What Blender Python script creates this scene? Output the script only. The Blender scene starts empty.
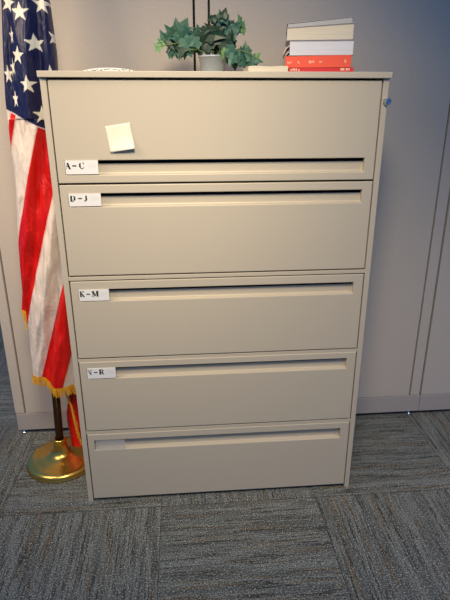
import bpy, bmesh, math, random
from mathutils import Vector, Matrix, noise
random.seed(7)
scene = bpy.context.scene
C = scene.collection

def lin(c):
    c = c / 255.0
    return c / 12.92 if c <= 0.04045 else ((c + 0.055) / 1.055) ** 2.4
def rgb(r, g, b): return (lin(r), lin(g), lin(b), 1.0)

# ------------------------------------------------------------------ camera, world, lights, exposure
cam_d = bpy.data.cameras.new('camera')
cam = bpy.data.objects.new('camera', cam_d); C.objects.link(cam)
cam_d.sensor_fit = 'VERTICAL'; cam_d.sensor_height = 24; cam_d.lens = 515 / 600 * 24
cam_d.clip_start = 0.01
yaw, pitch, roll = 0.0825, 0.3551, -0.0018
fw = Vector((math.sin(yaw) * math.cos(pitch), math.cos(yaw) * math.cos(pitch), -math.sin(pitch)))
rt = Vector((math.cos(yaw), -math.sin(yaw), 0)); up = rt.cross(fw)
r2 = rt * math.cos(roll) + up * math.sin(roll); u2 = -rt * math.sin(roll) + up * math.cos(roll)
M = Matrix((r2, u2, -fw)).transposed().to_4x4()
M.translation = Vector((-0.1237, -1.6992, 1.4808))
cam.matrix_world = M
scene.camera = cam

w = bpy.data.worlds.new('world'); scene.world = w; w.use_nodes = True
bg = w.node_tree.nodes['Background']
bg.inputs[0].default_value = (0.15, 0.42, 1.0, 1); bg.inputs[1].default_value = 0.42

def area(name, loc, target, sx, sy, power, col, spread=180):
    l = bpy.data.lights.new(name, 'AREA'); l.shape = 'RECTANGLE'; l.size = sx; l.size_y = sy
    l.energy = power; l.color = col; l.spread = math.radians(spread)
    o = bpy.data.objects.new(name, l); C.objects.link(o); o.location = loc
    d = Vector(target) - Vector(loc)
    o.rotation_euler = d.to_track_quat('-Z', 'Y').to_euler()
    return o
area('ceiling_lamp_warm', (-0.14, -1.50, 2.60), (-0.10, 0.1, 1.15), 0.45, 0.45, 6.9, (1.0, 0.86, 0.62), 66)
area('ceiling_lamp_left', (-1.85, -0.70, 2.6), (-1.00, 0.45, 1.35), 0.8, 1.1, 11.0, (1.0, 0.79, 0.53), 78)
area('ceiling_lamp_front', (-0.3, -2.0, 2.7), (-0.25, -0.9, 0.0), 1.2, 0.6, 4.2, (1.0, 0.90, 0.74), 100)
area('fill_light_right', (1.9, -1.3, 2.65), (1.85, -0.6, 0.0), 0.6, 0.6, 11.5, (1.0, 0.84, 0.74), 82)  # added light out of view, warms and lifts the lower right wall

vs = scene.view_settings
vs.view_transform = 'Standard'; vs.look = 'None'; vs.gamma = 1; vs.use_curve_mapping = False
vs.exposure = 0.0

# ------------------------------------------------------------------ materials
def mat(name, col, rough=0.5, metal=0.0, bump=None, spec=0.5, mottled=None, coat=0, sheen=0):
    m = bpy.data.materials.new(name); m.use_nodes = True
    nt = m.node_tree; b = nt.nodes['Principled BSDF']
    b.inputs['Base Color'].default_value = col
    b.inputs['Roughness'].default_value = rough
    b.inputs['Metallic'].default_value = metal
    b.inputs['Specular IOR Level'].default_value = spec
    b.inputs['Coat Weight'].default_value = coat
    b.inputs['Sheen Weight'].default_value = sheen
    tc = nt.nodes.new('ShaderNodeTexCoord')
    if mottled:
        sc, amt = mottled
        n = nt.nodes.new('ShaderNodeTexNoise'); n.inputs['Scale'].default_value = sc; n.inputs['Detail'].default_value = 4
        nt.links.new(tc.outputs['Object'], n.inputs['Vector'])
        mx = nt.nodes.new('ShaderNodeMix'); mx.data_type = 'RGBA'
        mx.inputs[6].default_value = tuple(c * (1 - amt) for c in col[:3]) + (1,)
        mx.inputs[7].default_value = tuple(min(1, c * (1 + amt)) for c in col[:3]) + (1,)
        nt.links.new(n.outputs['Fac'], mx.inputs[0]); nt.links.new(mx.outputs[2], b.inputs['Base Color'])
    if bump:
        sc, st, dist = bump
        n = nt.nodes.new('ShaderNodeTexNoise'); n.inputs['Scale'].default_value = sc; n.inputs['Detail'].default_value = 3
        nt.links.new(tc.outputs['Object'], n.inputs['Vector'])
        bp = nt.nodes.new('ShaderNodeBump'); bp.inputs['Strength'].default_value = st; bp.inputs['Distance'].default_value = dist
        nt.links.new(n.outputs['Fac'], bp.inputs['Height']); nt.links.new(bp.outputs[0], b.inputs['Normal'])
    return m

MT = {}
MT['paint'] = mat('putty_painted_steel', rgb(198, 185, 163), 0.42, 0, (900, 0.15, 0.0004), mottled=(500, 0.03))
MT['inner_shade'] = mat('interior_shade', rgb(40, 37, 34), 0.7)  # dark colour standing in for shade within the cabinet
MT['fabric'] = mat('grey_panel_fabric', rgb(192, 181, 169), 0.9, 0, (320, 0.6, 0.0015), 0.2, mottled=(230, 0.20), sheen=0.2)
MT['base'] = mat('grey_painted_base_rail', rgb(172, 163, 156), 0.55, mottled=(400, 0.05))
MT['core'] = mat('black_panel_core', rgb(22, 22, 24), 0.8)
MT['chrome'] = mat('chrome', rgb(200, 205, 212), 0.15, 1.0)
MT['brass'] = mat('polished_brass', rgb(232, 184, 92), 0.26, 1.0, mottled=(30, 0.08))
MT['mahogany'] = mat('dark_mahogany', rgb(54, 20, 15), 0.5)
MT['gold_thread'] = mat('gold_thread', rgb(222, 160, 30), 0.6, 0, mottled=(300, 0.35))
MT['card'] = mat('white_card', rgb(236, 232, 226), 0.6)
MT['ink'] = mat('black_ink', rgb(24, 22, 22), 0.6)
MT['faint_ink'] = mat('pale_grey_print', rgb(229, 225, 219), 0.6)
MT['note'] = mat('cream_note_paper', rgb(238, 230, 204), 0.7, mottled=(40, 0.03))
MT['soil'] = mat('potting_soil', rgb(46, 36, 28), 0.95, 0, (200, 0.8, 0.004))
MT['pot'] = mat('galvanised_pot_metal', rgb(182, 190, 192), 0.45, 0.3, mottled=(120, 0.14))
MT['leaf_dark'] = mat('dark_ivy_leaf', rgb(28, 54, 30), 0.45, mottled=(60, 0.25))
MT['leaf_mid'] = mat('blue_green_ivy_leaf', rgb(58, 100, 80), 0.5, mottled=(60, 0.25))
MT['leaf_light'] = mat('pale_ivy_leaf', rgb(104, 146, 88), 0.5, mottled=(60, 0.2))
MT['stem'] = mat('green_stem', rgb(112, 132, 62), 0.6)
MT['page'] = mat('cream_page_edges', rgb(224, 212, 188), 0.8)
MT['page_white'] = mat('white_page_edges', rgb(224, 222, 226), 0.8)
MT['page_pink'] = mat('pinkish_page', rgb(200, 176, 168), 0.8)
MT['orange'] = mat('orange_red_cover', rgb(238, 84, 52), 0.45)
MT['red'] = mat('crimson_cover', rgb(212, 34, 42), 0.45)
MT['cover_grey'] = mat('pale_grey_cover', rgb(178, 176, 174), 0.5)
MT['paleprint'] = mat('pale_spine_print', rgb(244, 190, 160), 0.5)
MT['teal'] = mat('teal_print', rgb(90, 140, 150), 0.6)
MT['clear'] = mat('clear_plastic', rgb(230, 228, 222), 0.15)
_b = MT['clear'].node_tree.nodes['Principled BSDF']
_b.inputs['Alpha'].default_value = 0.22

def page_stripes(m, scale=900):
    nt = m.node_tree; b = nt.nodes['Principled BSDF']
    tc = nt.nodes.new('ShaderNodeTexCoord'); mp = nt.nodes.new('ShaderNodeMapping')
    mp.inputs['Scale'].default_value = (4, 4, scale)
    n = nt.nodes.new('ShaderNodeTexNoise'); n.inputs['Scale'].default_value = 1; n.inputs['Detail'].default_value = 2
    col = tuple(b.inputs['Base Color'].default_value)
    mx = nt.nodes.new('ShaderNodeMix'); mx.data_type = 'RGBA'
    mx.inputs[6].default_value = tuple(c * 0.72 for c in col[:3]) + (1,)
    mx.inputs[7].default_value = tuple(min(1, c * 1.15) for c in col[:3]) + (1,)
    nt.links.new(tc.outputs['Object'], mp.inputs[0]); nt.links.new(mp.outputs[0], n.inputs['Vector'])
    nt.links.new(n.outputs['Fac'], mx.inputs[0]); nt.links.new(mx.outputs[2], b.inputs['Base Color'])
page_stripes(MT['page']); page_stripes(MT['page_white'])

def carpet_material():
    m = bpy.data.materials.new('striated_carpet_tile'); m.use_nodes = True
    nt = m.node_tree; N = nt.nodes; L = nt.links; b = N['Principled BSDF']
    b.inputs['Roughness'].default_value = 0.95; b.inputs['Specular IOR Level'].default_value = 0.15
    tc = N.new('ShaderNodeTexCoord'); sp = N.new('ShaderNodeSeparateXYZ'); L.new(tc.outputs['Object'], sp.inputs[0])
    def math_(op, a, bb=None, cc=None):
        n = N.new('ShaderNodeMath'); n.operation = op
        for i, v in enumerate((a, bb, cc)):
            if v is None: continue
            if isinstance(v, (int, float)): n.inputs[i].default_value = v
            else: L.new(v, n.inputs[i])
        return n.outputs[0]
    S = 0.622
    tx = math_('DIVIDE', math_('ADD', sp.outputs[0], 0.242), S)
    ty = math_('DIVIDE', math_('ADD', sp.outputs[1], 0.050), S)
    ix = math_('FLOOR', tx); iy = math_('FLOOR', ty)
    par = math_('FLOORED_MODULO', math_('ADD', ix, iy), 2.0)       # 1 = streaks along x
    par = math_('GREATER_THAN', par, 0.5)
    along = N.new('ShaderNodeMix'); along.data_type = 'FLOAT'
    L.new(par, along.inputs[0]); L.new(sp.outputs[1], along.inputs[2]); L.new(sp.outputs[0], along.inputs[3])
    across = N.new('ShaderNodeMix'); across.data_type = 'FLOAT'
    L.new(par, across.inputs[0]); L.new(sp.outputs[0], across.inputs[2]); L.new(sp.outputs[1], across.inputs[3])
    seed = math_('ADD', math_('MULTIPLY', ix, 7.31), math_('MULTIPLY', iy, 3.77))
    def streak(sa, sc_, off, detail=3.0, rough=0.6):
        cv = N.new('ShaderNodeCombineXYZ')
        L.new(math_('MULTIPLY', along.outputs[0], sa), cv.inputs[0])
        L.new(math_('MULTIPLY', across.outputs[0], sc_), cv.inputs[1])
        L.new(math_('ADD', seed, off), cv.inputs[2])
        n = N.new('ShaderNodeTexNoise'); n.inputs['Scale'].default_value = 1; n.inputs['Detail'].default_value = detail
        n.inputs['Roughness'].default_value = rough
        L.new(cv.outputs[0], n.inputs['Vector']); return n.outputs['Fac']
    def ramp(fac, p0, p1):
        r = N.new('ShaderNodeMapRange'); r.interpolation_type = 'SMOOTHSTEP'
        r.inputs[1].default_value = p0; r.inputs[2].default_value = p1; L.new(fac, r.inputs[0]); return r.outputs[0]
    def mix(fac, c1, c2):
        mx = N.new('ShaderNodeMix'); mx.data_type = 'RGBA'; L.new(fac, mx.inputs[0])
        for i, c in ((6, c1), (7, c2)):
            if isinstance(c, tuple): mx.inputs[i].default_value = c
            else: L.new(c, mx.inputs[i])
        return mx.outputs[2]
    c = mix(ramp(streak(2.2, 42, 0), 0.42, 0.60), rgb(130, 133, 127), rgb(104, 106, 101))
    c = mix(ramp(streak(3.0, 60, 5), 0.53, 0.64), c, rgb(118, 104, 82))
    c = mix(ramp(streak(5.0, 170, 9, 4, 0.75), 0.545, 0.59), c, rgb(52, 51, 46))
    c = mix(ramp(streak(4.5, 55, 13, 5, 0.75), 0.575, 0.62), c, rgb(62, 60, 54))
    fib = N.new('ShaderNodeTexNoise'); fib.inputs['Scale'].default_value = 210; fib.inputs['Detail'].default_value = 3
    L.new(tc.outputs['Object'], fib.inputs['Vector'])
    c = mix(ramp(fib.outputs['Fac'], 0.56, 0.36), c, rgb(58, 60, 60))
    hi = N.new('ShaderNodeTexNoise'); hi.inputs['Scale'].default_value = 190; hi.inputs['Detail'].default_value = 2
    L.new(tc.outputs['Object'], hi.inputs['Vector'])
    c = mix(ramp(hi.outputs['Fac'], 0.56, 0.70), c, rgb(178, 180, 172))
    # the seams between tiles
    fx = math_('ABSOLUTE', math_('SUBTRACT', math_('FRACT', tx), 0.5)); fy = math_('ABSOLUTE', math_('SUBTRACT', math_('FRACT', ty), 0.5))
    edge = ramp(math_('MAXIMUM', fx, fy), 0.4965, 0.4995)
    c = mix(edge, c, rgb(62, 62, 60))
    L.new(c, b.inputs['Base Color'])
    bp = N.new('ShaderNodeBump'); bp.inputs['Strength'].default_value = 0.7; bp.inputs['Distance'].default_value = 0.004
    L.new(fib.outputs['Fac'], bp.inputs['Height']); L.new(bp.outputs[0], b.inputs['Normal'])
    return m
MT['carpet'] = carpet_material()

def flag_material():
    m = bpy.data.materials.new('satin_flag_cloth'); m.use_nodes = True
    nt = m.node_tree; N = nt.nodes; L = nt.links; b = N['Principled BSDF']
    a = N.new('ShaderNodeVertexColor'); a.layer_name = 'dye'
    L.new(a.outputs[0], b.inputs['Base Color'])
    b.inputs['Roughness'].default_value = 0.42; b.inputs['Specular IOR Level'].default_value = 0.4
    tc = N.new('ShaderNodeTexCoord'); mp = N.new('ShaderNodeMapping')
    mp.inputs['Rotation'].default_value = (0, math.radians(-38), 0); mp.inputs['Scale'].default_value = (22, 8, 7)
    n = N.new('ShaderNodeTexNoise'); n.inputs['Scale'].default_value = 1; n.inputs['Detail'].default_value = 3
    n.inputs['Distortion'].default_value = 0.6
    L.new(tc.outputs['Object'], mp.inputs[0]); L.new(mp.outputs[0], n.inputs['Vector'])
    bp = N.new('ShaderNodeBump'); bp.inputs['Strength'].default_value = 0.7; bp.inputs['Distance'].default_value = 0.026
    L.new(n.outputs['Fac'], bp.inputs['Height']); L.new(bp.outputs[0], b.inputs['Normal'])
    return m
MT['flag'] = flag_material()

# ------------------------------------------------------------------ helpers
def obj(name, bm, m, parent=None, bevel=None, smooth=False, loc=None, recalc=True):
    if recalc: bmesh.ops.recalc_face_normals(bm, faces=bm.faces)
    me = bpy.data.meshes.new(name); bm.to_mesh(me); bm.free()
    for mm in (m if isinstance(m, (list, tuple)) else [m]): me.materials.append(mm)
    if smooth:
        for p in me.polygons: p.use_smooth = True
    o = bpy.data.objects.new(name, me); C.objects.link(o)
    if parent: o.parent = parent
    if loc: o.location = loc
    if bevel:
        md = o.modifiers.new('bevel', 'BEVEL'); md.width = bevel; md.segments = 2; md.limit_method = 'ANGLE'
        md.angle_limit = math.radians(32)
    return o
def tag(o, label=None, cat=None, group=None, kind=None):
    if label: o['label'] = label
    if cat: o['category'] = cat
    if group: o['group'] = group
    if kind: o['kind'] = kind
    return o
def empty(name, loc, label, cat, group=None, rz=0):
    o = bpy.data.objects.new(name, None); C.objects.link(o); o.location = loc; o.rotation_euler.z = rz
    o.empty_display_size = 0.05
    return tag(o, label, cat, group)
def box(bm, x0, x1, y0, y1, z0, z1, mi=0):
    v = [bm.verts.new(p) for p in ((x0,y0,z0),(x1,y0,z0),(x1,y1,z0),(x0,y1,z0),(x0,y0,z1),(x1,y0,z1),(x1,y1,z1),(x0,y1,z1))]
    fs = [bm.faces.new([v[i] for i in q]) for q in ((0,3,2,1),(4,5,6,7),(0,1,5,4),(1,2,6,5),(2,3,7,6),(3,0,4,7))]
    for f in fs: f.material_index = mi
    return v
def lathe(bm, prof, cx=0, cy=0, n=64, mi=0):
    rings = []
    for r, z in prof:
        rings.append([bm.verts.new((cx + r * math.cos(2*math.pi*k/n), cy + r * math.sin(2*math.pi*k/n), z)) for k in range(n)] if r > 1e-6 else [bm.verts.new((cx, cy, z))])
    for a, b in zip(rings, rings[1:]):
        for k in range(n):
            q = [a[k % len(a)], a[(k+1) % len(a)], b[(k+1) % len(b)], b[k % len(b)]]
            q = list(dict.fromkeys(q))
            if len(q) > 2:
                f = bm.faces.new(q); f.material_index = mi
def tube(bm, pts, r, n=8, mi=0, r1=None):
    pts = [Vector(p) for p in pts]; rings = []
    for i, p in enumerate(pts):
        t = (pts[min(i+1, len(pts)-1)] - pts[max(i-1, 0)]).normalized()
        a = t.orthogonal().normalized() if i == 0 else (rings_a - t * rings_a.dot(t)).normalized()
        rings_a = a; b = t.cross(a)
        rr = r + ((r1 if r1 is not None else r) - r) * i / max(1, len(pts)-1)
        rings.append([bm.verts.new(p + (a*math.cos(2*math.pi*k/n) + b*math.sin(2*math.pi*k/n)) * rr) for k in range(n)])
    for A, B in zip(rings, rings[1:]):
        for k in range(n):
            bm.faces.new((A[k], A[(k+1)%n], B[(k+1)%n], B[k])).material_index = mi
    bm.faces.new(rings[0]).material_index = mi; bm.faces.new(list(reversed(rings[-1]))).material_index = mi

# ------------------------------------------------------------------ the setting
WY = 0.50
bm = bmesh.new(); box(bm, -7, 6, -5, 7, -0.05, 0)
tag(obj('floor', bm, MT['carpet']), 'dark grey striated carpet tiles laid quarter turned', kind='structure')

PT = 2.25                                    # top of the panel wall
bm = bmesh.new()
box(bm, -0.935, 2.95, WY + 0.056, WY + 0.068, 0.03, PT - 0.01)
wall = tag(obj('wall_back', bm, MT['core']), 'movable office wall of grey fabric panels', kind='structure')
for i, (a, b_) in enumerate(((-0.900, -0.062), (0.004, 0.994), (1.058, 2.05), (2.11, 2.9))):
    bm = bmesh.new(); box(bm, a, b_, WY, WY + 0.072, 0.114, PT)
    obj('fabric_panel', bm, MT['fabric'], wall, bevel=0.0016)
for a, b_ in ((-0.951, -0.9075), (-0.0530, -0.0045), (1.0020, 1.0500), (2.058, 2.102)):
    bm = bmesh.new(); box(bm, a, b_, WY + 0.001, WY + 0.071, 0.114, PT + 0.005)
    obj('post', bm, MT['fabric'], wall, bevel=0.003)
bm = bmesh.new()
for a, b_ in ((-0.948, 0.0), (0.0015, 1.0555), (1.057, 2.08), (2.0815, 2.9)):
    box(bm, a, b_, WY + 0.0, WY + 0.072, 0.021, 0.112)
tag(obj('baseboard_back', bm, MT['base'], bevel=0.002), kind='structure')
for gx in (-0.925, 1.012, 2.08):
    bm = bmesh.new()
    lathe(bm, [(0, 0), (0.013, 0), (0.014, 0.004), (0.008, 0.007), (0.0045, 0.009), (0.0045, 0.034), (0, 0.034)], gx, WY + 0.012, 20)
    obj('levelling_foot', bm, MT['chrome'], wall, smooth=True)

# ------------------------------------------------------------------ filing cabinet
cab = empty('filing_cabinet', (0, 0, 0), 'putty coloured five drawer lateral filing cabinet standing on the carpet', 'filing cabinet')
HW = 0.534; CD = 0.455; CH = 1.569
bm = bmesh.new()
for s in (-1, 1):
    x0, x1 = sorted((s * HW, s * (HW - 0.0185)))
    box(bm, x0, x1, 0, CD, 0.0, CH)
box(bm, -HW + 0.018, HW - 0.018, CD - 0.012, CD, 0.012, CH)
box(bm, -HW + 0.018, HW - 0.018, 0.024, CD - 0.01, 0.014, 0.03)
for z in (0.3235, 0.630, 0.9405):
    box(bm, -HW + 0.0185, HW - 0.0185, 0.0025 if z != 0.9405 else 0.0005, 0.03, z - 0.0065, z + 0.0065)
obj('case', bm, MT['paint'], cab, bevel=0.0012)
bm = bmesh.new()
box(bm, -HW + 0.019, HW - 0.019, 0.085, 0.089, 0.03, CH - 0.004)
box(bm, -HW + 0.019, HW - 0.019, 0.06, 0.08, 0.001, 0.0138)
obj('shade_backing', bm, MT['inner_shade'], cab)  # added dark sheet and foot strip, make pull slots and gaps read as shade
bm = bmesh.new(); box(bm, -HW - 0.0035, HW + 0.0035, -0.012, CD + 0.004, CH + 0.0005, CH + 0.0185)
obj('top_panel', bm, MT['paint'], cab, bevel=0.0018)

# bold serif letters, strokes in a unit box (x0, y0, x1, y1, width)
GL = {
 'A': [(0.04,0,0.40,1,0.09),(0.42,1,0.76,0,0.26),(0.16,0.34,0.64,0.34,0.09),(-0.06,0.03,0.22,0.03,0.07),(0.54,0.03,1.0,0.03,0.07)],
 'C': [(0.14,0.22,0.14,0.78,0.25),(0.16,0.80,0.38,0.95,0.14),(0.36,0.96,0.66,0.96,0.09),(0.66,0.96,0.84,0.70,0.10),(0.84,0.66,0.84,0.98,0.08),(0.16,0.2,0.38,0.05,0.14),(0.36,0.04,0.66,0.04,0.09),(0.66,0.05,0.86,0.28,0.10)],
 'D': [(0.22,0,0.22,1,0.26),(0.0,0.04,0.55,0.04,0.09),(0.0,0.96,0.55,0.96,0.09),(0.55,0.95,0.80,0.74,0.16),(0.55,0.05,0.80,0.26,0.16),(0.83,0.2,0.83,0.8,0.25)],
 'J': [(0.55,0.16,0.55,1,0.26),(0.25,0.96,0.82,0.96,0.09),(0.55,0.16,0.30,0.03,0.12),(0.14,0.10,0.32,0.10,0.2)],
 'K': [(0.2,0,0.2,1,0.26),(0.0,0.04,0.42,0.04,0.09),(0.0,0.96,0.42,0.96,0.09),(0.30,0.45,0.82,0.95,0.09),(0.42,0.56,0.84,0.04,0.26),(0.62,0.96,0.98,0.96,0.09),(0.62,0.04,1.05,0.04,0.09)],
 'M': [(0.10,0,0.10,1,0.09),(0.12,1,0.50,0.1,0.24),(0.50,0.1,0.86,1,0.09),(0.92,0,0.92,1,0.25),(-0.05,0.04,0.26,0.04,0.08),(-0.05,0.96,0.2,0.96,0.08),(0.74,0.04,1.12,0.04,0.08),(0.84,0.96,1.12,0.96,0.08)],
 'N': [(0.12,1,0.86,0.04,0.27),(0.90,0.3,0.90,1,0.09),(0.72,0.96,1.05,0.96,0.08)],
 'R': [(0.2,0,0.2,1,0.26),(0.0,0.04,0.42,0.04,0.09),(0.0,0.96,0.6,0.96,0.09),(0.6,0.95,0.78,0.82,0.15),(0.8,0.66,0.8,0.84,0.22),(0.3,0.52,0.66,0.52,0.09),(0.62,0.53,0.78,0.66,0.15),(0.55,0.5,0.84,0.05,0.25),(0.8,0.04,1.0,0.04,0.09)],
 '-': [(0.0,0.45,1.0,0.45,0.15)],
}
def glyph(bm, ch, x, z, w_, h, y, mi, clip=(-1e9, 1e9), ztop=1e9):
    for (a, b_, c, d, t) in GL[ch]:
        p = Vector((x + a*w_, z + b_*h)); q = Vector((x + c*w_, z + d*h))
        dd = (q - p)
        if dd.length < 1e-6: continue
        horiz = abs(dd.x) * 1.5 > abs(dd.y)
        th = t * 1.22 * (h if horiz else w_) / 2
        nn = Vector((0, th)) if horiz else Vector((th, 0))
        poly = [p + nn, q + nn, q - nn, p - nn]
        poly = [(min(max(k.x, clip[0]), clip[1]), min(k.y, ztop)) for k in poly]
        if len(set((round(k[0], 6), round(k[1], 6)) for k in poly)) < 4: continue
        try:
            f = bm.faces.new([bm.verts.new((k[0], y, k[1])) for k in poly]); f.material_index = mi
        except ValueError: pass

def drawer(z0, z1, zt, zb):
    X0, X1 = -0.5117, 0.5117; RX0, RX1 = -0.487, 0.478; D = 0.021; ch = 0.0025
    bm = bmesh.new()
    V = {}
    xs = [X0, RX0, RX1, X1]; zs = [z0, zb, zt, z1]
    for i, xx in enumerate(xs):
        for j, zz in enumerate(zs): V[i, j] = bm.verts.new((xx, 0, zz))
    for i in range(3):
        for j in range(3):
            if (i, j) == (1, 1): continue
            bm.faces.new((V[i,j], V[i+1,j], V[i+1,j+1], V[i,j+1]))
    # return flanges round the sheet front
    ring = [V[0,0],V[1,0],V[2,0],V[3,0],V[3,1],V[3,2],V[3,3],V[2,3],V[1,3],V[0,3],V[0,2],V[0,1]]
    back = [bm.verts.new((v.co.x, D, v.co.z)) for v in ring]
    for k in range(12): bm.faces.new((ring[k], ring[(k+1)%12], back[(k+1)%12], back[k]))
    # finger pull: overhanging top, hollow back, sloping lip
    prof = [(0, zt), (0.013, zt), (0.0190, zt-0.0115), (0.0190, zt-0.018), (0.0190, zb+0.006), (0.0180, zb+0.0028), (0.0150, zb+0.0016), (0, zb)]
    L_ = [V[1,2]] + [bm.verts.new((RX0, a, b)) for a, b in prof[1:-1]] + [V[1,1]]
    R_ = [V[2,2]] + [bm.verts.new((RX1, a, b)) for a, b in prof[1:-1]] + [V[2,1]]
    for k in (0, 2, 3, 4, 5, 6): bm.faces.new((L_[k], R_[k], R_[k+1], L_[k+1]))
    bm.faces.new(L_); bm.faces.new(R_)
    o = obj('drawer', bm, MT['paint'], cab, recalc=True)
    md = o.modifiers.new('bevel', 'BEVEL'); md.width = 0.0022; md.segments = 2; md.limit_method = 'ANGLE'; md.angle_limit = math.radians(50)
    return o
def card(dr, zt, zb, text, x0=-0.4855, x1=-0.384):
    bm = bmesh.new(); h = zt - zb
    box(bm, x0, x1, -0.0022, 0.0006, zb, zt, 0)
    y = -0.0026; ch = h * 0.50; zc = zb + h * 0.39; W_ = x1 - x0
    spots = {'AC': (('A',0.0,0.17),('-',0.21,0.13),('C',0.42,0.17)), 'DJ': (('D',0.04,0.17),('-',0.29,0.12),('J',0.46,0.15)),
             'KM': (('K',0.03,0.15),('-',0.25,0.12),('M',0.44,0.19)), 'NR': (('N',0.0,0.15),('-',0.23,0.13),('R',0.42,0.17))}[text]
    for c_, fx, fwid in spots:
        glyph(bm, c_, x0 + fx*W_, zc, fwid*W_, ch, y, 1, clip=(x0 + 0.0015, x1), ztop=zc + ch*(0.9 if text in ('AC','DJ') else 1.05))
    for k in range(3):
        xx = x0 + (0.70 + 0.08*k)*W_
        f = bm.faces.new([bm.verts.new(p) for p in ((xx, y, zc+0.2*ch),(xx+0.05*W_, y, zc+0.2*ch),(xx+0.05*W_, y, zc+0.75*ch),(xx, y, zc+0.75*ch))]); f.material_index = 2
    o = obj('label_card', bm, [MT['card'], MT['ink'], MT['faint_ink']], dr)
    return o
rows = [(1.2600, 1.5635, 1.3300, 1.2850, 'AC', 'filing drawer flipper front with pull along its lower edge and index card A to C'),
        (0.9515, 1.2540, 1.2270, 1.1840, 'DJ', 'drawer front with index card D to J'),
        (0.6408, 0.9305, 0.9010, 0.8580, 'KM', 'drawer front with index card K to M'),
        (0.3345, 0.6240, 0.5990, 0.5560, 'NR', 'drawer front with index card N to R'),
        (0.0160, 0.3165, 0.2890, 0.2450, None, 'bottom drawer front with an empty clear card holder')]
for z0, z1, zt, zb, tx_, lb in rows:
    d = drawer(z0, z1, zt, zb); d['label'] = lb
    if tx_: card(d, zt + 0.0005, zb + 0.0030, tx_)['label'] = 'white index card lettered ' + {'AC': 'A - C', 'DJ': 'D - J', 'KM': 'K - M', 'NR': 'N - R'}[tx_]
    else:
        bm = bmesh.new(); box(bm, -0.482, -0.372, -0.0015, 0.0004, zb + 0.002, zt - 0.001)
        o = obj('card_holder', bm, MT['clear'], d); o['label'] = 'empty clear plastic card holder'
# lock at the right front edge
bm = bmesh.new()
lathe(bm, [(0, -0.006), (0.0105, -0.006), (0.0105, 0.008), (0.009, 0.0105), (0.0075, 0.0105), (0.0072, 0.009), (0, 0.009)], n=28)
box(bm, -0.0012, 0.0012, -0.005, 0.005, 0.0088, 0.0125)
bmesh.ops.transform(bm, matrix=Matrix.Translation((0.530, -0.006, 1.502)) @ Matrix.Rotation(math.radians(22), 4, 'Z') @ Matrix.Rotation(math.radians(90), 4, 'X'), verts=bm.verts)
lk = obj('lock', bm, MT['chrome'], cab, smooth=False); lk['label'] = 'round chrome key lock'

# ------------------------------------------------------------------ sticky note
bm = bmesh.new(); n = 14; g = []
for j in range(n + 1):
    row = []
    for i in range(n + 1):
        u, v = i / n, j / n
        x = (u - 0.5) * 0.077; z = -(v) * 0.079
        curl = 0.0135 * max(0, v - 0.35) ** 2 / 0.4225 * (0.45 + 0.75 * u) + 0.0006 * math.sin(u * 7 + v * 3) + 0.0007
        row.append(bm.verts.new((x, -curl, z + 0.006 * v * v * 0.3)))
    g.append(row)
for j in range(n):
    for i in range(n): bm.faces.new((g[j][i], g[j+1][i], g[j+1][i+1], g[j][i+1]))
nt_ = obj('sticky_note', bm, MT['note'], smooth=True); nt_.location = (-0.3150, -0.0004, 1.4365); nt_.rotation_euler = (0, math.radians(-8.5), 0)
md = nt_.modifiers.new('thick', 'SOLIDIFY'); md.thickness = 0.0003; md.offset = -1
tag(nt_, 'blank cream sticky note stuck tilted on the top drawer front', 'sticky note')

# ------------------------------------------------------------------ things on top of the cabinet
TZ = CH + 0.0185
def paper_stack(name, x0, x1, y0, y1, th, wave, label, cat, prints=False, mats=None):
    nx = 30; bm = bmesh.new(); top = []; bot = []
    for i in range(nx + 1):
        u = i / nx; x = x0 + (x1 - x0) * u
        z = th * (math.sin(math.pi * min(1, max(0, u))) ** 0.6 if prints else 1) + wave * math.sin(u * 9.0) * 0.5
        z = max(z, 0.0008)
        top.append((bm.verts.new((x, y0, z)), bm.verts.new((x, y1, z)))); bot.append((bm.verts.new((x, y0, 0)), bm.verts.new((x, y1, 0))))
    for i in range(nx):
        bm.faces.new((top[i][0], top[i+1][0], top[i+1][1], top[i][1]))
        bm.faces.new((bot[i][0], bot[i][1], bot[i+1][1], bot[i+1][0]))
        bm.faces.new((bot[i][0], bot[i+1][0], top[i+1][0], top[i][0])); bm.faces.new((bot[i][1], top[i][1], top[i+1][1], bot[i+1][1]))
    bm.faces.new((bot[0][0], top[0][0], top[0][1], bot[0][1])); bm.faces.new((bot[nx][0], bot[nx][1], top[nx][1], top[nx][0]))
    if prints:
        rr = random.Random(3)
        for k in range(26):
            u = 0.12 + 0.76 * k / 25; x = x0 + (x1 - x0) * u
            z = th * math.sin(math.pi * u) ** 0.6
            a = z * rr.uniform(0.62, 0.9); wd = rr.uniform(0.002, 0.0055)
            f = bm.faces.new([bm.verts.new(p) for p in ((x, y0-0.0004, a-0.0025), (x+wd, y0-0.0004, a-0.0025), (x+wd, y0-0.0004, a), (x, y0-0.0004, a))])
            f.material_index = rr.choice((1, 1, 2))
    o = obj(name, bm, mats); o.location = (0, 0, TZ)
    return tag(o, label, cat)
paper_stack('brochure', -0.440, -0.243, 0.10, 0.33, 0.0160, 0, 'folded white printed brochure lying bowed on the cabinet top', 'brochure', True, [MT['card'], MT['ink'], MT['teal']])
paper_stack('paper_stack', 0.100, 0.228, 0.085, 0.345, 0.0215, 0.002, 'low stack of loose white paper between the ivy and the books', 'paper', False, [MT['page']])

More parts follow.
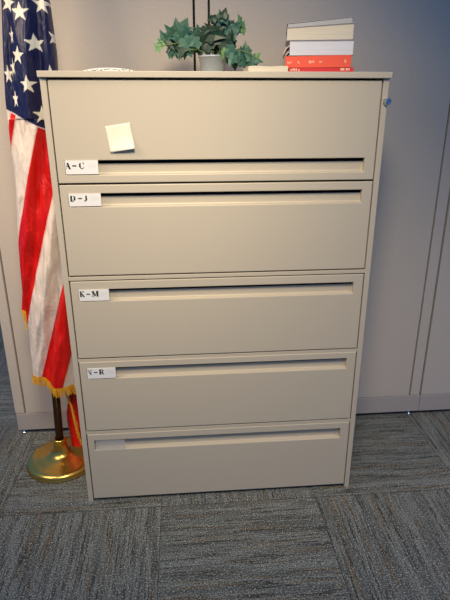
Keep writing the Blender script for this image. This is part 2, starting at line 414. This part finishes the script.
def book(name, label, x0, x1, y0, y1, z0, zl, zr, mats, spine_front=True, rz=0.0, skew=0.0, marks=None, cover=0.0022):
    # zl / zr: thickness at the left and right end; a cover wrapped round a page block
    bm = bmesh.new()
    def wedge(a0, a1, b0, b1, lo, hi_l, hi_r, mi):
        v = box(bm, a0, a1, b0, b1, lo, lo, mi)
        for k in (4, 7): v[k].co.z = hi_l
        for k in (5, 6): v[k].co.z = hi_r
    w_ = x1 - x0; d = y1 - y0; c = cover
    wedge(0, w_, 0, d, 0, c, c, 0)
    v = box(bm, 0, w_, 0, d, 0, 0, 0)
    for k, zz in ((0, zl-c), (3, zl-c), (1, zr-c), (2, zr-c), (4, zl), (7, zl), (5, zr), (6, zr)): v[k].co.z = zz
    if spine_front: wedge(0.0, w_, -0.0006, 0.002, 0.0, zl, zr, 0)
    p = 0.0035
    v = box(bm, p, w_ - p, (0.0019 if spine_front else 0.003), d - p, c, c, 1)
    for k, zz in ((4, zl-c), (7, zl-c), (5, zr-c), (6, zr-c)): v[k].co.z = zz
    for (u0, u1, h0, h1) in (marks or []):
        f = bm.faces.new([bm.verts.new(q) for q in ((u0*w_, -0.001, h0*zl), (u1*w_, -0.001, h0*zl), (u1*w_, -0.001, h1*zl), (u0*w_, -0.001, h1*zl))]); f.material_index = 2
    o = obj(name, bm, mats); o.location = (x0, y0, z0); o.rotation_euler.z = math.radians(-10.5) + rz
    return tag(o, label, 'book', 'books stacked on the cabinet top')
z = TZ + 0.0002
book('book', 'thin crimson book at the bottom of the stack, its spine forward', 0.243, 0.455, 0.150, 0.36, z, 0.021, 0.0205, [MT['red'], MT['page'], MT['paleprint']],
     marks=[(0.03,0.05,.55,.85),(0.06,0.10,.6,.9),(0.11,0.13,.5,.9),(0.15,0.17,.5,.8),(0.80,0.86,.55,.9),(0.88,0.91,.55,.9),(0.92,0.94,.55,.9)])
z += 0.0212
book('book', 'thick orange-red book with pale lettering on its spine', 0.231, 0.445, 0.150, 0.36, z, 0.0345, 0.0365, [MT['orange'], MT['page'], MT['paleprint']],
     marks=[(0.03,0.05,.40,.52),(0.055,0.08,.38,.46),(0.085,0.095,.42,.6),(0.19,0.205,.4,.55),(0.21,0.22,.36,.44),(0.36,0.38,.38,.62),(0.385,0.40,.38,.55),(0.405,0.42,.46,.62),(0.43,0.44,.38,.6),(0.52,0.535,.42,.55),(0.54,0.56,.44,.54),(0.90,0.91,.4,.7),(0.915,0.925,.4,.6)])
z += 0.0367
b3 = book('book', 'white paperback with its page edges forward and a curled corner', 0.241, 0.453, 0.151, 0.356, z, 0.0450, 0.0440, [MT['cover_grey'], MT['page_white']], spine_front=False, cover=0.0012)
# curled page flap
for nm, mt_, pts in (('curled_page', MT['page_pink'], ((0.004,0.034),(-0.009,0.026),(-0.016,0.012),(-0.019,0.003))), ('curled_page', MT['cover_grey'], ((0.004,0.016),(-0.004,0.012),(-0.009,0.006),(-0.011,0.002)))):
    bm = bmesh.new(); A = []; B = []; y0_ = 0.012 if mt_ == MT['page_pink'] else 0.02
    for (px_, pz_) in pts:
        A.append(bm.verts.new((px_, y0_, pz_))); B.append(bm.verts.new((px_, y0_ + 0.12, pz_)))
    for k in range(3): bm.faces.new((A[k], A[k+1], B[k+1], B[k]))
    o = obj(nm, bm, mt_, b3, smooth=True); md = o.modifiers.new('thick', 'SOLIDIFY'); md.thickness = 0.004
z2 = z + 0.0452
b4 = book('book', 'thick cream paged paperback, second from the top of the stack', 0.2305, 0.449, 0.151, 0.36, z2, 0.0370, 0.0475, [MT['cover_grey'], MT['page']], spine_front=False, cover=0.0010)
b5 = book('book', 'slim pale grey booklet slanting on top of the book stack', 0.233, 0.444, 0.152, 0.34, z2 + 0.0376, 0.0120, 0.0185, [MT['cover_grey'], MT['cover_grey']], spine_front=False, cover=0.001)
b5.rotation_euler.y = math.radians(-2.9)

# ------------------------------------------------------------------ potted ivy
PX, PY = -0.002, 0.27
ivy = empty('potted_ivy', (PX, PY, TZ), 'trailing ivy in a small grey metal pot on the cabinet top', 'plant')
bm = bmesh.new()
lathe(bm, [(0, 0), (0.037, 0), (0.0385, 0.002), (0.0480, 0.060), (0.0505, 0.0605), (0.0515, 0.063), (0.0505, 0.066), (0.0475, 0.066), (0.0465, 0.058), (0.044, 0.050), (0, 0.050)], n=48)
obj('pot', bm, MT['pot'], ivy, smooth=True)
bm = bmesh.new(); lathe(bm, [(0, 0.0502), (0.0440, 0.0502), (0.0445, 0.054), (0.03, 0.058), (0, 0.060)], n=32)
obj('soil', bm, MT['soil'], ivy, smooth=True)
IV = [(0,-0.10),(0.12,-0.22),(0.36,-0.32),(0.58,-0.20),(0.56,0.0),(0.72,0.12),(0.84,0.28),(0.66,0.40),(0.48,0.42),(0.38,0.60),(0.20,0.84),(0,1.05)]
def leaf(bm, base, ddir, nrm, size, mi, rr):
    ddir = ddir.normalized(); nrm = (nrm - ddir * nrm.dot(ddir)).normalized(); sd = ddir.cross(nrm)
    fold = rr.uniform(0.15, 0.5); droop = rr.uniform(0.05, 0.35); wsc = rr.uniform(0.55, 0.9)
    def P(x, y):
        return base + sd*(x*size*wsc) + ddir*((y+0.1)*size) + nrm*(size*(-abs(x)*fold*0.6 - droop*max(0,y)**2*0.5)) + nrm*size*0.03*math.sin(9*x+5*y)
    mid = [bm.verts.new(P(0, t)) for t in (-0.1, 0.15, 0.45, 1.10)]
    for s in (-1, 1):
        o = [bm.verts.new(P(s*x, y)) for x, y in IV[1:-1]]
        for poly in ([mid[0], o[0], o[1], o[2], o[3], mid[1]], [mid[1], o[3], o[4], o[5], o[6], o[7], mid[2]], [mid[2], o[7], o[8], o[9], mid[3]]):
            f = bm.faces.new(poly if s > 0 else poly[::-1]); f.material_index = mi; f.smooth = False
rr = random.Random(21)
# x, z (world), size, tone, direction angle in the x-z plane (deg from +x), y
LV = [(-0.190,1.678,.026,2,150,.24),(-0.182,1.690,.020,2,100,.25),(-0.172,1.720,.028,1,120,.27),(-0.165,1.700,.030,1,215,.27),(-0.150,1.735,.034,1,130,.28),
      (-0.140,1.715,.042,1,80,.27),(-0.125,1.745,.040,1,100,.28),(-0.100,1.745,.042,1,72,.27),(-0.108,1.725,.045,1,120,.26),(-0.120,1.705,.044,1,170,.25),
      (-0.145,1.680,.036,0,240,.25),(-0.135,1.668,.040,1,250,.26),(-0.110,1.672,.042,0,265,.24),(-0.092,1.690,.042,1,300,.24),(-0.085,1.668,.036,1,290,.25),
      (-0.070,1.700,.045,1,60,.27),(-0.060,1.725,.040,1,75,.28),(-0.064,1.690,.034,1,200,.23),(-0.048,1.668,.036,0,290,.26),(-0.052,1.738,.022,1,110,.26),
      (-0.126,1.690,.042,0,20,.28),(-0.100,1.700,.040,0,340,.29),(-0.080,1.680,.040,0,200,.29),(-0.150,1.660,.028,1,260,.25),(-0.118,1.650,.022,1,250,.24),
      (-0.040,1.712,.052,0,30,.24),(-0.020,1.722,.056,0,10,.25),(0.000,1.716,.060,0,350,.24),(0.020,1.708,.058,0,325,.25),(0.032,1.698,.052,0,310,.25),
      (-0.030,1.690,.050,0,200,.25),(-0.010,1.698,.050,0,280,.26),(0.015,1.735,.044,0,20,.27),(-0.005,1.738,.045,0,140,.28),(0.045,1.690,.044,0,330,.24),
      (0.010,1.680,.040,0,255,.27),(0.062,1.672,.040,0,300,.24),(-0.025,1.672,.034,0,180,.25),(0.035,1.672,.036,0,220,.26),
      (0.012,1.772,.036,1,60,.29),(0.028,1.780,.034,1,100,.29),(0.035,1.765,.036,1,10,.29),(0.010,1.758,.036,1,160,.28),(0.050,1.765,.034,0,350,.29),(0.004,1.775,.020,2,140,.28),
      (0.060,1.748,.040,1,60,.29),(0.078,1.735,.040,1,270,.28),(0.050,1.732,.036,1,220,.27),(0.068,1.722,.038,1,290,.27),(0.086,1.752,.030,1,30,.28),
      (0.094,1.772,.026,2,115,.29),(0.100,1.742,.028,2,340,.29),(0.105,1.735,.022,2,280,.29),(0.104,1.756,.018,2,60,.28),
      (0.108,1.676,.036,1,85,.25),(0.100,1.668,.032,1,110,.25),(0.115,1.662,.032,1,290,.25),(0.090,1.655,.030,0,180,.25),
      (0.060,1.650,.040,1,260,.21),(0.052,1.668,.034,1,200,.21),(0.058,1.636,.036,1,230,.20),(0.090,1.640,.036,1,270,.24),(0.078,1.636,.036,0,250,.25),(0.100,1.632,.036,1,300,.24),
      (0.130,1.640,.036,1,60,.24),(0.146,1.648,.030,2,40,.24),(0.152,1.640,.030,1,340,.24),(0.138,1.630,.032,1,290,.24),(0.120,1.650,.026,1,150,.24),
      (0.082,1.650,.028,1,80,.23),(0.072,1.625,.032,0,265,.24),(0.033,1.655,.030,2,240,.21)]
fo = bmesh.new(); stm = bmesh.new()
O = Vector((PX, PY, TZ))
for q in range(46):      # more leaves filling the clumps
    cx_, cz_, sx_, sz_, tn = rr.choice(((-0.115,1.705,.045,.035,(0,1,1)),(-0.115,1.675,.035,.020,(0,1,2)),(0.0,1.708,.045,.022,(0,0,0)),(0.025,1.768,.022,.016,(0,1,1)),(0.07,1.735,.02,.02,(1,2,0)),(0.07,1.65,.03,.022,(0,1,1)),(0.13,1.640,.018,.010,(1,1))))
    LV.append((cx_ + rr.gauss(0, sx_*0.6), cz_ + rr.gauss(0, sz_*0.7), rr.uniform(.022, .038), rr.choice(tn), rr.uniform(0, 360), rr.uniform(.25, .31)))
for (lx, lz, sz, tone, ang, ly) in LV:
    a = math.radians(ang + rr.uniform(-12, 12))
    dd = Vector((math.cos(a), rr.uniform(-0.45, 0.15), math.sin(a)))
    nn = Vector((rr.uniform(-0.5, 0.5), -1, rr.uniform(0.0, 0.9)))
    leaf(fo, Vector((lx, ly, lz)) - O - dd.normalized() * sz * 0.45, dd, nn, sz * 0.97, tone, rr)
o = obj('foliage', fo, [MT['leaf_dark'], MT['leaf_mid'], MT['leaf_light']], ivy, recalc=False)
def bez(p0, p1, p2, n=10):
    return [Vector(p0)*(1-t)**2 + Vector(p1)*2*t*(1-t) + Vector(p2)*t*t for t in [k/n for k in range(n+1)]]
S0 = (0.0, 0.0, 0.055)
for p0, p1, p2, r_ in ((S0, (-0.05,-0.01,0.14), (-0.11,-0.02,0.100), .0022), ((-0.06,-0.015,0.112), (-0.12,-0.03,0.105), (-0.190,-0.03,0.090), .0016), ((-0.01,0,0.055), (-0.05,0,0.12), (-0.130,0.0,0.140), .0018),
                       (S0, (0.0,0.0,0.13), (0.02,0.02,0.195), .0018), ((0.01,0,0.055), (0.05,0,0.12), (0.098,0.015,0.150), .0018), ((0.02,0,0.055), (0.06,-0.04,0.105), (0.085,-0.04,0.035), .0018),
                       ((0.02,-0.01,0.055), (0.08,-0.03,0.11), (0.150,-0.03,0.055), .0018), ((0.05,-0.02,0.08), (0.09,-0.02,0.08), (0.108,-0.02,0.10), .0014), ((-0.02,-0.01,0.055), (-0.03,-0.02,0.10), (-0.045,-0.02,0.125), .0018),
                       ((0.0,-0.01,0.055), (0.005,-0.02,0.09), (0.0,-0.02,0.12), .0016), ((0.02,-0.01,0.055), (0.02,-0.02,0.09), (0.03,-0.02,0.11), .0016), ((-0.01,-0.02,0.055), (-0.05,-0.04,0.10), (-0.10,-0.03,0.075), .0016),
                       ((0.01,-0.03,0.055), (0.03,-0.06,0.08), (0.058,-0.07,0.045), .0016)):
    tube(stm, bez(p0, p1, p2), r_, 6, r1=r_*0.6)
obj('stem', stm, MT['stem'], ivy, smooth=True)

# ------------------------------------------------------------------ flag on its stand
BX, BY = -0.694, 0.272
fs = empty('flag_stand', (BX, BY, 0), 'striped and starred flag with gold fringe hanging furled from a pole in a brass base', 'flag')
bm = bmesh.new()
lathe(bm, [(0, 0.0), (0.146, 0.0), (0.151, 0.003), (0.1515, 0.007), (0.147, 0.010), (0.1485, 0.014), (0.146, 0.021), (0.139, 0.027), (0.126, 0.030), (0.110, 0.0315), (0.098, 0.034), (0.075, 0.039), (0.052, 0.045), (0.040, 0.053), (0.0325, 0.066), (0.0285, 0.085), (0.0265, 0.108), (0.0285, 0.112), (0.0290, 0.119), (0.0265, 0.124), (0.0205, 0.124), (0.0195, 0.05), (0, 0.05)], n=96)
obj('base', bm, MT['brass'], fs, smooth=True)
bm = bmesh.new()
px = lambda z: 0.0385 * (z - 0.10)
tube(bm, [(px(0.051), 0, 0.051), (px(2.3), 0, 2.3)], 0.0165, 24)
tube(bm, [(px(2.3), 0, 2.3), (px(2.31), 0, 2.32), (px(2.36), 0, 2.42)], 0.02, 16, r1=0.004)
obj('pole', bm, MT['mahogany'], fs, smooth=True)

WHITE = (lin(222), lin(206), lin(192)); RED = (lin(204), lin(16), lin(6)); BLUE = (lin(22), lin(25), lin(66)); STAR = (lin(236), lin(228), lin(206))
Q = [-1.174, -1.153, -1.067, -0.969, -0.864, -0.764, -0.664, -0.56]
QC = [WHITE, RED, WHITE, RED, WHITE, RED, WHITE, RED, WHITE]
STARS = [(-0.619,1.771,1,0),(-0.554,1.797,1,4),(-0.585,1.682,1,-3),(-0.659,1.705,.35,0),(-0.640,1.645,.8,8),(-0.667,1.612,.4,-5),(-0.530,1.703,.45,15),(-0.658,1.800,.9,20),(-0.548,1.590,.8,0),
         (-0.617,1.557,.9,0),(-0.671,1.513,.4,0),(-0.588,1.463,.8,0),(-0.688,1.590,.5,0),(-0.60,1.86,1,0),(-0.645,1.885,.8,0),(-0.56,1.92,1,0),(-0.62,1.97,1,0),(-0.58,2.03,1,0),(-0.64,2.06,.8,0),(-0.61,2.12,1,0)]
def in_star(dx, dz, R, rot):
    r = math.hypot(dx, dz)
    if r > R: return False
    a = math.atan2(dx, dz) - math.radians(rot)
    a = abs(((a + math.pi/5) % (2*math.pi/5)) - math.pi/5)
    # edge from outer tip (R at 0) to inner vertex (0.382R at 36 deg)
    ox, oy = 0, R; ix_, iy_ = 0.40*R*math.sin(math.pi/5), 0.40*R*math.cos(math.pi/5)
    X, Y = r*math.sin(a), r*math.cos(a)
    return (ix_-ox)*(Y-oy) - (iy_-oy)*(X-ox) < 0
def canton_edge(x): return 1.474 + (x + 0.695) * (-0.50)
def dye(x, z):
    ce = canton_edge(x)
    if z > ce:
        for sx, sz, sq, rot in STARS:
            if in_star((x - sx) / sq, z - sz, 0.0300, rot): return STAR
        return BLUE
    if z > ce - 0.004: return (lin(214), lin(205), lin(200))
    q = x - 0.325 * z
    for k, qq in enumerate(Q):
        if abs(q - qq) < 0.0016: return (lin(226), lin(170), lin(160))
    for k, qq in enumerate(Q):
        if q < qq: return QC[k]
    return QC[-1]
def interp(tab, z):
    if z >= tab[0][0]: return tab[0][1]
    for (a, va), (b_, vb) in zip(tab, tab[1:]):
        if z >= b_: return vb + (va - vb) * (z - b_) / (a - b_)
    return tab[-1][1]
LEFT = [(2.2,-0.655),(1.81,-0.686),(1.66,-0.701),(1.51,-0.714),(1.35,-0.719),(1.21,-0.724),(1.03,-0.740),(0.83,-0.752),(0.70,-0.752),(0.5,-0.757),(0.42,-0.757)]
RIGHT = [(2.2,-0.600),(1.95,-0.560),(1.81,-0.537),(1.66,-0.532),(1.60,-0.534),(1.57,-0.539),(0.3,-0.541)]
NT, NZ = 420, 760
verts = []; cols = []; faces = []
ZT = 2.15
def hem(x): return 0.468 + (x + 0.757) * (-0.38) + 0.006*math.sin((x+0.75)*46)
for k in range(NT):
    th = 2 * math.pi * k / NT
    for j in range(NZ + 1):
        ct, st = math.cos(th), math.sin(th)         # st > 0 : front
        xx = (0.5 + 0.5 * ct)
        zb = hem(-0.755 + xx * 0.21)
        z = ZT + (zb - ZT) * j / NZ
        xl, xr = interp(LEFT, z), interp(RIGHT, z)
        cx_, hw_ = (xl + xr) / 2, (xr - xl) / 2
        spread = min(1, (ZT - z) / 0.5) * 0.75 + 0.25
        hd = 0.072 * spread
        # pleats run down the cloth and swing along the stripes lower down
        ph = (cx_ + hw_ * ct) - 0.20 * z * (1 if z < 1.45 else 0.25)
        low = min(1, max(0, (1.6 - z) / 0.7))
        s1 = math.sin(ph * 125 + 2.0 * math.sin(z * 2.1)); s2 = math.sin(ph * 61 + 1.3 + 1.1 * math.sin(z * 3.3))
        n1 = noise.noise(Vector((ph * 22, z * 3.0, 3.1))); n2 = noise.noise(Vector((ph * 55, z * 9.0 + (cx_ + hw_*ct)*30, 7.7)))
        dep = ((0.0060 * s1) * (1 - 0.6 * low) + 0.0120 * s2 + 0.020 * n1 + 0.0075 * n2 * (0.4 + low)) * spread
        amp = max(0.0, abs(st)) ** 0.6
        x = cx_ + hw_ * ct
        y = 0.262 - math.copysign(abs(st) ** 0.75, st) * hd - math.copysign(1, st) * dep * amp
        y = min(y, 0.42)
        verts.append((x - BX, y - BY, z))
        cols.append(dye(x, z))
for k in range(NT):
    k2 = (k + 1) % NT
    for j in range(NZ):
        faces.append((k*(NZ+1)+j, k*(NZ+1)+j+1, k2*(NZ+1)+j+1, k2*(NZ+1)+j))
hem_pts = [Vector(verts[k*(NZ+1)+NZ]) for k in range(NT)]
def sheet(pf, nu, nv, cf):
    base = len(verts)
    for i in range(nu + 1):
        for j in range(nv + 1):
            p = pf(i / nu, j / nv); verts.append((p[0]-BX, p[1]-BY, p[2])); cols.append(cf(i / nu, j / nv, p))
    for i in range(nu):
        for j in range(nv):
            a = base + i*(nv+1)+j; faces.append((a, a+1, a+nv+2, a+nv+1))
    return [Vector(verts[base + i*(nv+1)+nv]) for i in range(nu + 1)]
# outer fold at the left, ending higher up in a fringed tip
tip = sheet(lambda u, v: (-0.768 + 0.060*u + 0.062*(1-v)*(1-u)**1 , 0.252 + 0.010*math.sin(u*5) - 0.016*math.sin(math.pi*u), 1.10 + (0.735 - 0.022*u - 1.10)*v), 30, 80,
            lambda u, v, p: RED)
# the tail hanging behind, beside the cabinet
def tail_p(u, v):
    z_ = 0.47 + (0.060 + 0.02*u - 0.47) * v
    a = math.pi * (1.15 * u - 0.1)
    w_ = 0.034 + 0.016 * v
    return (-0.600 - 0.012*v - w_ * math.cos(a) + 0.010*math.sin(7*v), 0.315 - 0.035*math.sin(a) + 0.008*math.sin(9*v + 4*u), z_)
tail = sheet(tail_p, 40, 80, lambda u, v, p: WHITE if (u < 0.16 and 0.38 < v < 0.55) else ((lin(30), lin(32), lin(70)) if (u < 0.12 and v > 0.55 and v < 0.62) else RED))
me = bpy.data.meshes.new('flag_cloth'); me.from_pydata(verts, [], faces); me.update()
ca = me.color_attributes.new('dye', 'FLOAT_COLOR', 'POINT')
flat = [];
for c_ in cols: flat.extend((c_[0], c_[1], c_[2], 1.0))
ca.data.foreach_set('color', flat)
me.polygons.foreach_set('use_smooth', [True] * len(me.polygons))
me.materials.append(MT['flag'])
cloth = bpy.data.objects.new('flag_cloth', me); C.objects.link(cloth); cloth.parent = fs
# gold fringe
fr = bmesh.new()
def strand(p, d, ln, wd, rr):
    d = d.normalized(); sw = Vector((rr.uniform(-.14,.14), rr.uniform(-.14,.14), 0))
    tube(fr, [p + Vector((0,0,0.004)), p + d*ln*0.5 + sw*ln*0.3, p + d*ln + sw*ln], wd, 4, r1=wd*0.8)
rf = random.Random(5)
def band(pts, closed):
    n_ = len(pts); rng = range(n_ if closed else n_ - 1)
    for k in rng:
        a, b_ = pts[k], pts[(k+1) % n_]
        t = (b_ - a);
        if t.length < 1e-7: continue
        n2_ = Vector((t.y, -t.x, 0)); n2_ = n2_.normalized() * 0.0016 if n2_.length > 1e-9 else Vector((0, -0.0016, 0))
        q = [a + n2_ + Vector((0,0,.006)), b_ + n2_ + Vector((0,0,.006)), b_ + n2_ - Vector((0,0,.006)), a + n2_ - Vector((0,0,.006))]
        fr.faces.new([fr.verts.new(v) for v in q])
        q = [v - 2*n2_ for v in q][::-1]; fr.faces.new([fr.verts.new(v) for v in q])
band(hem_pts, True)
for k in range(0, NT, 1):
    strand(hem_pts[k] + Vector((0, -0.0005, 0)), Vector((0, 0, -1)), rf.uniform(0.030, 0.037), 0.0012, rf)
band(tip, False)
for k in range(31): strand(tip[k], Vector((0.10, 0, -1)), rf.uniform(0.072, 0.082), 0.0015, rf)
# the fringe running diagonally down the tail
dp = [Vector((-0.650 - BX + 0.052*t + 0.006*math.sin(6*t), 0.276 - BY - 0.012*math.sin(math.pi*min(1,t)), 0.375 - 0.285*t)) for t in [i/90 for i in range(91)]]
for k in range(90):
    strand(dp[k], Vector((0.30, -0.10, -1)), rf.uniform(0.042, 0.054), 0.0016, rf)
obj('gold_fringe', fr, MT['gold_thread'], cloth, recalc=False)
